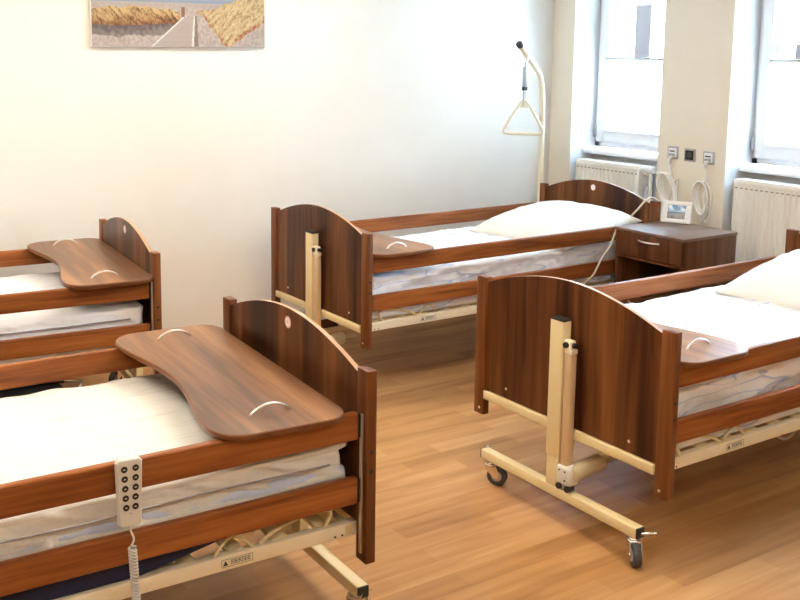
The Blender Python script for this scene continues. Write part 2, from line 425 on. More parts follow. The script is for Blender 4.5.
# ------------------------------------------------------------------ beds
W, L = 1.02, 2.18
ZTOP, ZBOT = .87, .267
R1, R2, FB = (.658, .743), (.456, .542), (.342, .386)
DP, PW = .034, .057
HANDLE_SKIP = None
def arch(y):  # y measured from centre
    u = min(1, abs(y)/.455); return .946-.098*(u**1.9)
def board_poly(zb):
    hw = W/2-PW+.006
    pts = [(-hw, zb), (hw, zb)]
    n = 28
    for i in range(n+1):
        y = hw-2*hw*i/n; pts.append((y, arch(y)))
    return pts
def caster(e, x, y, ang, locked, parts=True):
    R = Matrix.Translation((x, y, 0)) @ Matrix.Rotation(ang, 4, 'Z') @ Matrix.Scale(1.12, 4)
    b = NB(); t = NB()
    cyl(t, (0,0,.078), (0,0,.096), .016, 14); cyl(t, (0,0,.074), (0,0,.082), .023, 16)
    for sg in (-1, 1):
        prism(t, [(-.02,.08), (.022,.08), (.034,.05), (.034,.03), (.018,.03), (-.018,.062)], 'y', sg*.016, sg*.0195)
    box(t, -.02, .022, -.0195, .0195, .072, .081, .002)
    cyl(t, (.024,-.021,.0375), (.024,.021,.0375), .007, 10)
    if locked:
        prism(t, [(.02,.078), (.05,.076), (.078,.066), (.08,.058), (.05,.066), (.02,.066)], 'y', -.014, .014)
    merge(b, t, 0, False, R)
    f = obj('caster', b, 'chrome', e)
    b = NB(); t = NB()
    tube(t, [(.024,-.012,.0375), (.024,-.0105,.0375), (.024,.0105,.0375), (.024,.012,.0375)], [.0335, .0375, .0375, .0335], 24)
    merge(b, t, 0, True, R); obj('wheel', b, 'rubber', f)
    b = NB(); t = NB(); cyl(t, (.024,-.0135,.0375), (.024,.0135,.0375), .02, 18); merge(b, t, 0, False, R); obj('hub', b, 'silver', f)
def base_end(e, sx, xo, h, angs):
    """base bar with column; sx=+1 foot end (outside is -x), -1 head end; xo = board outer x"""
    X = lambda d: xo-sx*d
    b = NB(); box(b, X(.004), X(.046), -.425, .405, .103, .143, .004); obj('base_bar', b, 'cream', e)
    for yy in (-.425, .405):
        b = NB(); box(b, X(.005), X(.045), yy-.004, yy+.004, .104, .142, .002); obj('bar_cap', b, 'black', e)
        o_ = math.copysign(1, yy)
        b = NB(); tube(b, smoothpath([(X(.02), yy, .118), (X(.0), yy+o_*.02, .122), (X(-.02), yy+o_*.035, .124)], 4), [.006]*8+[.009], 8); obj('brake_lever', b, 'chrome', e)
    b = NB(); box(b, X(.004), X(.047), -.041, .027, .26, .803+h, .003)
    box(b, X(.008), X(.044), -.038, .024, .14, .27, .002); col = obj('lift_column', b, 'cream', e)
    b = NB(); box(b, X(.003), X(.048), -.042, .028, .801+h, .810+h, .002); obj('column_cap', b, 'black', col)
    # crossbar under the board
    b = NB(); box(b, X(.004), X(-.012), -.45, .45, .342+h, .379+h, .004); obj('cross_bar', b, 'cream', e)
    # actuator beside the column
    ya = -.063
    b = NB(); box(b, X(.040), X(.010), ya-.012, ya+.03, .70+h, .735+h, .006)
    prism(b, [(X(.045), .725+h), (X(.045), .775+h), (X(.040), .775+h), (X(.040), .725+h)], 'y', ya+.02, ya+.03)
    box(b, X(.042), X(.008), ya-.02, ya+.018, .683+h, .702+h, .004)
    act = obj('actuator_bracket', b, 'creamlt', e)
    b = NB(); cyl(b, (X(.050), ya+.008, .717+h), (X(.04), ya+.008, .717+h), .011, 14); obj('bolt', b, 'black', act); b = NB(); cyl(b, (X(.025), ya-.026, .717+h), (X(.025), ya-.012, .717+h), .01, 14); obj('bolt', b, 'black', act)
    b = NB(); box(b, X(.043), X(.008), ya-.019, ya+.018, .23, .685+h, .008, seg=3); obj('actuator_tube', b, 'rod', e)
    b = NB(); box(b, X(.052), X(-.006), ya-.042, ya+.026, .168, .245, .012)
    for (dy, dz) in ((-.02,.225), (-.02,.19), (.01,.225)): cyl(b, (X(.0535), ya+dy, dz), (X(.052), ya+dy, dz), .004, 8, 1)
    mt = obj('motor_gearbox', b, ['remote', 'black'], e)
    b = NB(); yc, zc = ya-.038, .225
    tube(b, [(X(.03), yc, zc-.01), (X(.0), yc, zc-.004), (X(-.004), yc, zc), (X(-.112), yc, zc+.010), (X(-.122), yc, zc+.011), (X(-.124), yc, zc+.011)], [.028, .031, .033, .033, .029, .012], 20)
    obj('motor_housing', b, 'motor', mt)
    b = NB(); cyl(b, (X(.035), ya, .137), (X(.035), ya, .17), .008, 10); obj('pivot_pin', b, 'silver', mt)
    for k, dy in enumerate((.014, -.03)):
        b = NB(); cyl(b, (X(.053), ya+dy, .158), (X(.02), ya+dy, .158), .012, 14); obj('pivot_bush', b, 'black', mt)
    b = NB(); pts = []
    for i in range(90):
        t = i/89; a = t*2*PI*8
        pts.append((X(-.124-.06*t), yc+.007*math.cos(a)-.035*t, zc+.013+.007*math.sin(a)+.01*t))
    tube(b, pts, .0022, 5); obj('motor_cable', b, 'motor', mt)
    for i, yy in enumerate((-.40, .36)): caster(e, X(.025), yy, angs[i][0], angs[i][1])
def logo_sticker(parent, x, nx, y, z):
    b = NB(); cyl(b, (x, y, z), (x+nx*.001, y, z), .021, 24); st = obj('maker_sticker', b, 'pink', parent)
    b = NB(); cyl(b, (x+nx*.0008, y, z), (x+nx*.0016, y, z), .0155, 24); obj('sticker_centre', b, 'white', st)
    b = NB()
    for dz, dy in ((.005,.005), (0,.009), (-.005,.006)): box(b, x+nx*.0015, x+nx*.002, y-dy, y+dy, z+dz-.001, z+dz+.001)
    cyl(b, (x+nx*.0015, y, z), (x+nx*.0021, y, z), .003, 10); obj('sticker_print', b, 'pink', st)
def bed(label, X0, Y0, rz, h, angs, name='hospital_bed'):
    """local frame: foot board outer face at x=0, centre line y=0, floor z=0"""
    e = thing(name, label, 'bed', (X0, Y0, 0), rz, 'wooden hospital beds')
    for end in (0, 1):
        nm = ('foot_board', 'head_board')[end]
        fx = (lambda d: d) if end == 0 else (lambda d: L-d)
        b = NB(); prism(b, board_poly(.38+h), 'x', fx(.012), fx(.028), 0, 1)
        for v in b.verts:
            if v.co.z > .5: v.co.z += h
        bd = obj(nm, b, ['board', 'edge'], e)
        for s in (-1, 1):
            b = NB(); ya, yb = sorted((s*(W/2-PW), s*W/2)); xa, xb = sorted((fx(0), fx(DP)))
            box(b, xa, xb, ya, yb, ZBOT+h, ZTOP+h, .0025); po = obj('post', b, 'post', e)
            b = NB()
            for zz in (.295, ): cyl(b, (fx(-.001), s*(W/2-.034), zz+h), (fx(.002), s*(W/2-.034), zz+h), .006, 12)
            obj('screw', b, 'steel', po)
            for zz in (.56, .62):
                b = NB(); cyl(b, (fx(.017), s*(W/2+.0008), zz+h), (fx(.017), s*(W/2-.002), zz+h), .0062, 12); obj('hole', b, 'black', po)
            xa, xb = sorted((fx(DP), fx(DP+.008)))
            b = NB(); box(b, xa, xb, s*(W/2-.024)-.006, s*(W/2-.024)+.006, ZBOT+.03+h, .735+h, .001); obj('rail_channel', b, 'steel', po)
            xa, xb = sorted((fx(DP+.002), fx(DP+.012)))
        for s in (-1, 1):
            b = NB(); cyl(b, (fx(.0105), s*.325, .42+h), (fx(.0125), s*.325, .42+h), .006, 12); obj('screw', b, 'steel', bd)
        logo_sticker(bd, fx(.028), 1 if end == 0 else -1, .005 if end == 0 else .02, .897+h)
        base_end(e, 1 if end == 0 else -1, fx(0), h, angs[end])
    for s in (-1, 1):
        for (za, zb) in (R1, R2):
            yc = s*(W/2-.0335)
            b = NB(); box(b, .05, L-.05, yc-.0125, yc+.0125, za+h, zb+h, .007, seg=3); rl = obj('side_rail', b, 'rail', e)
            for xa in (.042, L-.052):
                b = NB(); box(b, xa, xa+.01, yc-.011, yc+.011, za+.005+h, zb-.005+h, .002); obj('end_fitting', b, 'black', rl)
        yc = s*(W/2-.068)
        b = NB(); box(b, .032, L-.032, yc-.015, yc+.015, FB[0]+h, FB[1]+h, .003); bmn = obj('frame_beam', b, 'creamlt', e)
        if s < 0 or rz > 1:                                # warning label on the outer face
            yy = yc+s*.0155
            b = NB(); box(b, .385, .485, min(yy,yy+s*.001), max(yy,yy+s*.001), .354+h, .377+h); lb = obj('warning_label', b, 'paper', bmn)
            b = NB(); y2 = yy+s*.0012
            def bar(x0, x1, z0, z1): box(b, x0, x1, min(y2,y2+s*.0006), max(y2,y2+s*.0006), z0+h, z1+h)
            bar(.386,.484,.3762,.377); bar(.386,.484,.354,.3548); bar(.386,.3868,.354,.377); bar(.4832,.484,.354,.377)
            t0 = .472 if rz > 1 else .398
            prism(b, [(t0-.008,.358+h), (t0+.008,.358+h), (t0,.373+h)], 'y', y2, y2+s*.0006)
            lx = (.395, .455) if rz > 1 else (.415, .475)
            for zz in (.371, .366, .361):
                xq = lx[0]
                while xq < lx[1]-.004:
                    wq = random.uniform(.004, .011); bar(xq, min(xq+wq, lx[1]), zz-.0012, zz+.0012); xq += wq+.0025
            obj('label_print', b, 'blackmark', lb)
        b = NB()
        box(b, .05, .075, min(yc+s*.0148,yc+s*.0165), max(yc+s*.0148,yc+s*.0165), .352+h, .378+h, .0005)
        for xx_ in (.085, .11): cyl(b, (xx_, yc+s*.0145, .352+h), (xx_, yc+s*.0158, .352+h), .0035, 10, 1)
        obj('beam_bracket', b, ['cream', 'black'], bmn)
    for xx_ in (.06, .62, 1.2, 1.75, 2.12):
        b = NB(); box(b, xx_-.015, xx_+.015, -.43, .43, .345+h, .376+h, .002); obj('cross_member', b, 'cream', e)
    n = 14
    for i in range(n):
        xx_ = .14+1.9*i/(n-1); b = NB(); box(b, xx_-.025, xx_+.025, -.44, .44, .376+h, .388+h, .003); obj('slat', b, 'cream', e)
    for s in (-1, 1):                                     # mattress retainers: bent loops near the foot
        b = NB(); yc = s*.445
        tube(b, smoothpath([(.14, yc, .388+h), (.12, yc, .43+h), (.17, yc, .448+h), (.30, yc, .42+h), (.36, yc, .388+h)], 5), .006, 8)
        obj('mattress_retainer', b, 'cream', e); b = NB()
        tube(b, smoothpath([(.38, yc, .388+h), (.42, yc, .425+h), (.46, yc, .43+h), (.50, yc, .388+h)], 5), .005, 8)
        obj('mattress_retainer', b, 'cream', e)
    # telescopic under-frame struts
    for s in (-1, 1):
        b = NB(); box(b, .03, L-.03, s*.2-.015, s*.2+.015, .318+h, .344+h, .003); obj('underframe_bar', b, 'cream', e)
    return e
BX3 = (.047, 1.916+.51, -.0023); BX4 = (0, .51, 0.)
fwd = 0.
def mirrored(x, y, a):   # bed whose foot outer/near corner is (x,y) and whose head points to -X
    c, s = math.cos(a), math.sin(a)
    return (x-s*.51, y+c*.51, PI+a)
B2 = mirrored(-1.1125, .1635, -.0258); B1 = mirrored(-1.0478, 1.9706, -.0936)
bed4 = bed('wooden hospital bed at the right, its foot board and wheeled cream base facing the room', BX4[0], BX4[1], BX4[2], 0., [[(-2.15, False), (-1.0, False)], [(.4, False), (2., False)]])
bed3 = bed('wooden hospital bed along the back wall with a lifting pole at its head', BX3[0], BX3[1], BX3[2], .0245, [[(.6, False), (.2, False)], [(.4, False), (2., False)]])
bed2 = bed('wooden hospital bed in the left foreground with a hand control on its rail', B2[0], B2[1], B2[2], .0123, [[(.6, False), (-2.6, True)], [(.4, False), (2., False)]])
bed1 = bed('wooden hospital bed at the far left against the back wall behind the foreground bed', B1[0], B1[1], B1[2], .0348, [[(.6, False), (.3, False)], [(.4, False), (2., False)]])

def place(e, bedspec, h):
    e.location = (bedspec[0], bedspec[1], 0); e.rotation_euler = (0, 0, bedspec[2])

def local_thing(name, label, cat, B, lx, ly, lz, group=None):
    """a thing whose empty sits at bed-local (lx,ly,lz)"""
    c, s = math.cos(B[2]), math.sin(B[2])
    return thing(name, label, cat, (B[0]+c*lx-s*ly, B[1]+s*lx+c*ly, lz), B[2], group)

# ------------------------------------------------------------------ mattresses
def soft_box(lx, ly, lz, r, nx, ny, nz, disp):
    """rounded box centred in xy, z from 0, displaced along the normal by disp(p, n)"""
    t = NB(); cache = {}
    hx, hy, hz = lx/2, ly/2, lz/2
    def vert(i, j, k):
        key = (i, j, k)
        if key in cache: return cache[key]
        p = Vector((-hx+lx*i/nx, -hy+ly*j/ny, -hz+lz*k/nz))
        q = Vector((max(-hx+r, min(hx-r, p.x)), max(-hy+r, min(hy-r, p.y)), max(-hz+r, min(hz-r, p.z))))
        d = p-q
        if d.length > 1e-9:
            n = d.normalized(); p = q+n*r
        else: n = Vector((0,0,1))
        p = p+Vector((0,0,hz)); p = p+disp(p, n)
        cache[key] = t.verts.new(p); return cache[key]
    def face(f):
        g = t.faces.new(f); g.smooth = True
    for i in range(nx):
        for j in range(ny):
            for k in (0, nz): face([vert(i,j,k), vert(i+1,j,k), vert(i+1,j+1,k), vert(i,j+1,k)])
    for i in range(nx):
        for k in range(nz):
            for j in (0, ny): face([vert(i,j,k), vert(i+1,j,k), vert(i+1,j,k+1), vert(i,j,k+1)])
    for j in range(ny):
        for k in range(nz):
            for i in (0, nx): face([vert(i,j,k), vert(i,j+1,k), vert(i,j+1,k+1), vert(i,j,k+1)])
    return t
def mattress(B, h, label, mat, seed, navy, rough, seams):
    zb, zt = .389+h, .655
    e = local_thing('mattress', label, 'mattress', B, 1.10, 0, zb)
    hgt = zt-zb
    sv = Vector((seed*13.1, seed*7.7, seed*3.3))
    ym = .447
    def disp(p, n):
        if n.z < -.3: return Vector((0,0,0))
        w = 0.
        if n.z > .5:
            w += .011*noise.noise(Vector((p.x*2.2, p.y*3.5, 0))+sv)+.006*noise.noise(Vector((p.x*7, p.y*6, 1))+sv)+.003*noise.noise(Vector((p.x*17, p.y*15, 2))+sv)
            w += .012*(1-(p.y/.45)**2)
            a = noise.noise(Vector((p.x*3.+p.y*5, p.y*1.2-p.x, 5))+sv); w += .006*max(0, 1-abs(a)*9)
        else:
            a = noise.noise(Vector((p.x*5+p.z*7, p.z*5, 3))+sv); c = noise.noise(Vector((p.x*13-p.z*16, p.z*12, 4))+sv)
            w += rough*(.55*a+.3*c+.5*max(0, 1-abs(noise.noise(Vector((p.x*4.5-p.z*14, p.z*4, 8))+sv))*7)-.5)
        lim = min(1, max(0, (p.z-.01)/.05)); return n*w*lim
    lift = .045 if navy else .0
    if navy:
        t = soft_box(2.08, 2*ym-.014, .13, .02, 60, 12, 6, lambda p, n: n*.006*noise.noise(p*7+sv) if n.z > -.3 else Vector((0,0,0)))
        bmesh.ops.translate(t, vec=(0,0,lift), verts=t.verts); obj('under_sheet', t, 'undersheet', e)
        lift2 = .120
        def disp2(p, n):
            d = disp(Vector((p.x, p.y, p.z+.06)), n)
            k = max(0, 1-p.z/.05)
            return d+Vector((0, 0, k*(.020*noise.noise(Vector((p.x*3.2, p.y*2, 7))+sv)+.008*noise.noise(Vector((p.x*11, p.y*2, 9))+sv))))
        t = soft_box(2.09, 2*ym+.012, hgt-lift2, .038, 150, 44, 12, disp2)
        bmesh.ops.translate(t, vec=(0,0,lift2), verts=t.verts)
    else:
        t = soft_box(2.09, 2*ym, hgt, .045, 130, 44, 14, disp)
    obj('fitted_sheet', t, mat, e)
    if navy:
        b = NB(); prism(b, [(-.72, .054), (-.64, .047), (-.42, .006), (-.38, .0), (1.01, 0), (1.02, .01), (1.02, .056), (-.70, .056)], 'y', -ym+.003, ym-.003); obj('mattress_base', b, 'navy', e)
    if seams:
        for s in (-1, 1):
            b = NB(); pts = []
            for i in range(80):
                xx_ = -.97+1.94*i/79
                pts.append((xx_, s*(ym+(.010 if navy else .0035)+.003*noise.noise(Vector((xx_*3, seed, 0)))), hgt-.058+.010*noise.noise(Vector((xx_*2.5, seed, s)))))
            tube(b, pts, .0035, 6); obj('piping', b, 'seam', e)
    return e
mattress(BX4, 0., 'white mattress with brushed blue linen on the right-hand bed', 'linen_blue', 4, False, .034, False)
mattress(BX3, .0245, 'white mattress with bluish rumpled linen on the bed with the lifting pole', 'linen_blue', 3, False, .036, False)
mattress(B2, .0123, 'cream mattress with a navy underside on the foreground left bed', 'linen_warm', 2, True, .036, True)
mattress(B1, .0348, 'pale mattress with grey piping on the far left bed', 'linen_plain', 1, False, .009, True)

# ------------------------------------------------------------------ pillows
def pillow(B, x, y, z, lx, ly, th, rx, ry, rz, label, seed):
    e = local_thing('pillow', label, 'pillow', B, x, y, z, 'bed pillows')
    n = 44; b = NB(); top = {}; bot = {}
    sv = Vector((seed*5.1, seed*9.3, 0))
    for i in range(n+1):
        for j in range(n+1):
            u, v = -1+2*i/n, -1+2*j/n
            prof = max(0, (1-abs(u)**2.6))**.55*max(0, (1-abs(v)**2.6))**.55
            pinch = 1-.07*(u*u*(1-v*v)+0)*1.0
            px, py = u*lx/2*(1-.06*(1-v*v)*abs(u)**3), v*ly/2*(1-.06*(1-u*u)*abs(v)**3)
            w = .010*noise.noise(Vector((px*7, py*7, 0))+sv)+.005*noise.noise(Vector((px*16, py*14, 2))+sv)
            edge = min(1, prof*3)
            top[i,j] = Vector((px, py, th*.62*prof+w*edge)); bot[i,j] = Vector((px, py, -th*.38*prof))
    R = Matrix.Rotation(rz, 4, 'Z') @ Matrix.Rotation(ry, 4, 'Y') @ Matrix.Rotation(rx, 4, 'X')
    tv = {k: b.verts.new(R @ p) for k, p in top.items()}
    bv = {k: (tv[k] if k[0] in (0, n) or k[1] in (0, n) else b.verts.new(R @ p)) for k, p in bot.items()}
    for i in range(n):
        for j in range(n):
            for d in (tv, bv):
                f = b.faces.new((d[i,j], d[i+1,j], d[i+1,j+1], d[i,j+1])); f.smooth = True
    obj('pillow_case', b, 'pil', e)
    return e
pillow(BX3, 1.74, -.06, .715, .77, .78, .19, 0, -.12, .12, 'plump white pillow on the bed with the lifting pole', 3)
pillow(BX4, 1.75, -.03, .715, .80, .80, .22, 0, -.10, .14, 'large cream-white pillow on the right-hand bed beside the bedside cabinet', 4)

# ------------------------------------------------------------------ over-bed trays
def tray_poly(depth):
    """x = 0 at the board side, depth at the wings; y across, waisted on the far side; centred"""
    hy = .548; wa = .058
    key = []
    def arc(cx, cy, r, a0, a1, k=8): return [(cx+r*math.cos(a0+(a1-a0)*i/k), cy+r*math.sin(a0+(a1-a0)*i/k)) for i in range(k+1)]
    pts = arc(.08, -hy+.08, .08, PI, 1.5*PI, 8)
    pts += arc(depth-.10, -hy+.10, .10, -PI/2, 0, 10)
    n = 26
    for i in range(n+1):
        y = -hy+.12+(2*hy-.24)*i/n; u = y/(hy-.12)
        pts.append((depth-wa*(.5+.5*math.cos(PI*u))**.8, y))
    pts += arc(depth-.10, hy-.10, .10, 0, PI/2, 10)
    pts += arc(.08, hy-.08, .08, PI/2, PI, 8)
    out = []
    for p in pts:
        if not out or (Vector(p)-Vector(out[-1])).length > 1e-4: out.append(p)
    return out
def tray(B, h, x0, dy, rot, depth, label):
    e = local_thing('overbed_tray', label, 'tray', B, x0+.2, dy, R1[1]+h+.001, 'over-bed trays on the side rails')
    e.rotation_euler.z += rot
    b = NB(); prism(b, [(x-.2, y) for x, y in tray_poly(depth)], 'z', 0, .019, 0, 1, True, .004)
    obj('tray_board', b, ['tray', 'trayedge'], e)
    for s in (-1, 1):
        b = NB(); yy = s*.42; pts = []
        for i in range(17):
            t = i/16; pts.append((.005+.122*(t-.5)*1., yy, .020+.026*math.sin(PI*t)**.75))
        pts = [(pts[0][0], yy, .0185)]+pts+[(pts[-1][0], yy, .0185)]
        tube(b, pts, .0046, 10); obj('handle', b, 'steel', e)
    for s in (-1, 1):
        b = NB(); box(b, -.12, .12, s*.43-.008, s*.43+.008, -.02, .0005, .003); obj('guide_strip', b, 'black', e)
tray(B2, .0123, .078, -.012, -.045, .412, 'brown waisted wooden tray across the foreground left bed')
tray(B1, .0348, .03, .0, 0., .395, 'brown waisted wooden tray across the far left bed')
tray(BX3, .0245, .040, .0, 0., .405, 'greyish brown tray across the foot of the bed with the lifting pole')
tray(BX4, 0., .036, .0, 0., .378, 'greyish brown tray across the foot of the right-hand bed')

# ------------------------------------------------------------------ hand control on the foreground rail
def bl(B, lx, ly):
    c, s = math.cos(B[2]), math.sin(B[2]); return (B[0]+c*lx-s*ly, B[1]+s*lx+c*ly)
hc = thing('hand_control', 'white ten-button hand control with a coiled cord hooked on the foreground bed rail', 'remote control', (-1.882, .187, .60), -.0258)
b = NB(); prism(b, [(-.030,0), (-.024,-.006), (.024,-.006), (.030,0), (.0345,.168), (.027,.176), (-.027,.176), (-.0345,.168)], 'y', -.024, .0, bev=.004); obj('housing', b, 'remote', hc)
b = NB(); box(b, -.012, .012, -.001, .012, .125, .165, .003); box(b, -.012, .012, .006, .042, .156, .163, .002); obj('hook', b, 'remote', hc)
for i in range(5):
    for s in (-1, 1):
        z = .048+.026*i; x = s*(.0125+.0007*i)
        b = NB(); cyl(b, (x, -.0262, z), (x, -.0235, z), .0085, 18); bt = obj('button', b, 'black', hc)
        b = NB(); prism(b, [(x-.004, z-.0012), (x+.004, z-.0012), (x+.001, z+.0022), (x-.003, z+.0010)], 'y', -.0266, -.0261); obj('button_mark', b, 'remote', bt)
b = NB(); cyl(b, (0, -.0245, .030), (0, -.0238, .030), .0016, 8); obj('indicator', b, 'black', hc)
b = NB(); pts = [(0,-.012,0), (.001,-.013,-.02), (.008,-.018,-.045), (-.002,-.022,-.062)]
sp = smoothpath(pts, 6); n = 26*14
for i in range(n):
    t = i/n; a = t*2*PI*26; sp.append(Vector((.003+.012*t+.0095*math.cos(a), -.02+.0095*math.sin(a), -.066-.235*t)))
sp += [Vector((.012, -.01, -.31)), Vector((.012, .03, -.34)), Vector((.01, .09, -.33))]
tube(b, sp, .0031, 6); obj('coiled_cord', b, 'remote', hc)

# ------------------------------------------------------------------ lifting pole with trapeze
lp = thing('lifting_pole', 'cream bent lifting pole with a hanging trapeze grip at the bed head by the wall', 'lifting pole', (2.205, 2.94, .33))
LP = Vector(lp.location)
def PL(o): o.location = -LP; return o
pole = [(2.205,2.94,.33), (2.207,2.94,1.0), (2.203,2.94,1.36), (2.197,2.937,1.48), (2.176,2.932,1.60), (2.150,2.93,1.66), (2.095,2.925,1.715), (2.02,2.92,1.785), (1.955,2.912,1.845)]
b = NB(); tube(b, smoothpath(pole, 5), .0185, 14); PL(obj('pole', b, 'creamlt', lp))
b = NB(); tube(b, [(1.962,2.913,1.838), (1.956,2.912,1.844), (1.938,2.909,1.861), (1.934,2.908,1.865)], [.019,.023,.023,.018], 14); PL(obj('end_cap', b, 'rubber', lp))
ax, ay = 2.012, 2.918
b = NB(); tube(b, smoothpath([(ax,ay+.025,1.775), (ax,ay,1.815), (ax,ay-.028,1.78), (ax,ay-.02,1.745), (ax,ay,1.735)], 5), .006, 8)
PL(obj('strap_hook', b, 'chrome', lp))
b = NB(); tube(b, [(ax,ay,1.745), (ax,ay,1.735), (ax,ay,1.70)], .004, 8); tube(b, [(ax,ay,1.705), (ax,ay,1.70), (ax,ay,1.57), (ax,ay,1.565)], [.008,.017,.017,.008], 12)
PL(obj('height_adjuster', b, 'silver', lp))
b = NB(); box(b, ax-.016, ax+.016, ay-.012, ay+.012, 1.545, 1.57, .003); PL(obj('strap_clip', b, 'black', lp))
b = NB(); box(b, ax-.013, ax+.013, ay-.004, ay+.004, 1.44, 1.55, .002); PL(obj('strap', b, 'grey', lp))
dx, dy = .62, -.78
def T(u, z): return (ax+dx*u, ay+dy*u, z)
tri = []
for (u, z) in [(-.02,1.465), (.0,1.475), (.02,1.465), (.075,1.38), (.125,1.285), (.132,1.262), (.115,1.25), (.0,1.247), (-.115,1.25), (-.132,1.262), (-.125,1.285), (-.075,1.38)]:
    tri.append(T(u, z))
b = NB(); tube(b, smoothpath(tri, 5, True), .0105, 10, closed=True); PL(obj('trapeze_grip', b, 'creamlt', lp))
b = NB(); prism(b, [(-.03,1.425), (.03,1.425), (.016,1.465), (-.016,1.465)], 'y', -.007, .007)
rot = Matrix.Translation((ax,ay,0)) @ Matrix.Rotation(math.atan2(dy,dx), 4, 'Z')
bmesh.ops.transform(b, matrix=rot, verts=b.verts); PL(obj('grip_web', b, 'creamlt', lp))

# ------------------------------------------------------------------ bedside cabinet
ns = thing('bedside_cabinet', 'dark walnut bedside cabinet with a drawer and open shelf between the beds', 'cabinet', (2.05, 1.6515, 0))
def NBX(*a, **k):
    b = NB(); box(b, *a, **k); return b
hx, hy = .235, .2435
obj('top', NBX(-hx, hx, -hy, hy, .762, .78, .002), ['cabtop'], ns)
obj('side_panel', NBX(-hx+.006, hx-.004, -hy+.004, -hy+.022, .06, .762, .001), 'cab', ns)
obj('side_panel', NBX(-hx+.006, hx-.004, hy-.022, hy-.004, .06, .762, .001), 'cab', ns)
obj('back_panel', NBX(hx-.02, hx-.006, -hy+.022, hy-.022, .06, .762), 'cab', ns)
obj('shelf', NBX(-hx+.01, hx-.02, -hy+.022, hy-.022, .605, .62), 'cab', ns)
obj('shelf', NBX(-hx+.01, hx-.02, -hy+.022, hy-.022, .385, .403), 'cab', ns)
obj('bottom_panel', NBX(-hx+.01, hx-.02, -hy+.022, hy-.022, .06, .078), 'cab', ns)
dr = obj('drawer', NBX(-hx, -hx+.018, -hy+.095, hy-.004, .625, .758, .0015), 'cab', ns)
obj('front_strip', NBX(-hx, -hx+.018, -hy+.004, -hy+.092, .625, .758, .0015), 'cab', ns)
def pull(parent, z, w=.075, y=.0):
    b = NB(); pts = []
    for i in range(13):
        t = i/12; pts.append((-hx-.026*math.sin(PI*t)**.6, y-w+2*w*t, z))
    tube(b, [( -hx+.001, y-w, z)]+pts+[(-hx+.001, y+w, z)], .0055, 8); obj('handle', b, 'steel', parent)
pull(dr, .725, .072, -.002)
dd = obj('door', NBX(-hx, -hx+.018, -hy+.006, hy-.006, .085, .382, .0015), 'cab', ns); pull(dd, .352, .06, .06)
for sx in (-1, 1):
    for sy in (-1, 1):
        b = NB(); cyl(b, (sx*.18, sy*.19, .03), (sx*.18, sy*.19, .062), .012, 12)
        f = obj('caster', b, 'steel', ns)
        b = NB(); cyl(b, (sx*.18-.012, sy*.19-.01, .02), (sx*.18-.012, sy*.19+.01, .02), .02, 18); obj('wheel', b, 'rubber', f)

# ------------------------------------------------------------------ prints
def ramp(stops, t):
    t = max(0, min(1, t))
    for i in range(len(stops)-1):
        a, c0 = stops[i]; d, c1 = stops[i+1]
        if t <= d:
            k = (t-a)/(d-a+1e-9); return tuple(c0[j]+(c1[j]-c0[j])*k for j in range(3))
    return stops[-1][1]
def srgb(r, g, b_): 
    f = lambda c: (c/255/12.92) if c/255 <= .04045 else ((c/255+.055)/1.055)**2.4
    return (f(r), f(g), f(b_))
def mixc(a, c, k): k = max(0, min(1, k)); return tuple(a[i]+(c[i]-a[i])*k for i in range(3))
def fb(x, y, s): return noise.noise(Vector((x*s, y*s, 1.7)))
def dunes(u, v):
    """u 0..1 left-right, v 0..1 bottom-top : a plank path between grassy dunes"""
    N = lambda s, k=1.: noise.noise(Vector((u*s*2.6*k, v*s, 3.3)))
    hz = .60
    if v > hz:
        t = (v-hz)/(1-hz)
        c = ramp([(0, srgb(205,200,196)), (.07, srgb(150,165,185)), (.16, srgb(165,180,200)), (.4, srgb(178,200,222)), (1, srgb(110,155,205))], t)
        c = mixc(c, srgb(245,245,245), (N(3)-.05)*1.6 if t > .2 else 0)
    else:
        sand = mixc(srgb(214,198,186), srgb(186,172,166), .5+N(26)*1.1)
        c = sand
        if v > .5: c = mixc(c, srgb(190,176,170), (v-.5)*6)
    # left dune: dark foot then rusty grass
    topL = .50+.05*math.sin(u*5)+.05*N(5)-.12*max(0, u-.33)*3; botL = .30-.01*math.sin(u*9)+.15*max(0, u-.2)*.6
    if u < .50:
        if botL-.14+.05*N(9) < v < topL and u < .49:
            k = (v-botL)/(topL-botL+1e-6)
            st = .65*noise.noise(Vector((u*60+v*22, v*9, 0)))+.5*noise.noise(Vector((u*150+v*20, v*26, 4)))
            if k > 0:
                c = mixc(srgb(150,98,52), srgb(226,190,130), k+st*.9)
                c = mixc(c, srgb(80,52,34), max(0, -st*1.6))
            else: c = mixc(srgb(104,92,92), srgb(170,156,150), -k*1.1+N(20)*.5)
    # right dune
    topR = .50+.30*max(0, u-.62)/.38+.05*N(6); edge = .60+.12*(.5-v)
    if u > .57 and v < topR:
        botR = .47-.62*max(0, u-.60)/.20 if u < .80 else .05+.30*(u-.80)/.2
        botR += .06*N(12)
        if v > botR:
            st = .5*noise.noise(Vector((u*45-v*14, v*8, 5)))+.55*noise.noise(Vector((u*140-v*30, v*26, 8)))
            c = mixc(srgb(196,158,104), srgb(240,220,172), .5+st*.9); c = mixc(c, srgb(150,100,62), max(0, -st*1.3))
            if v-botR < .08: c = mixc(c, srgb(176,104,62), .5-N(20))
    # plank path
    if v < .44:
        t = v/.44; l = .325+(.520-.325)*t; r = .560-(.560-.572)*t
        if l < u < r:
            c = mixc(srgb(206,190,178), srgb(184,172,166), .5+noise.noise(Vector((0, v*90, 0)))*.6)
        if abs(u-l) < .006 or abs(u-r) < .007*(1-.5*t): c = srgb(245,244,240)
        elif r < u < r+.035*(1-t*.6): c = srgb(150,132,124)
    if v > .42 and v < .56 and .495 < u < .518: c = srgb(150,110,90)
    return tuple(q*.60 for q in c)
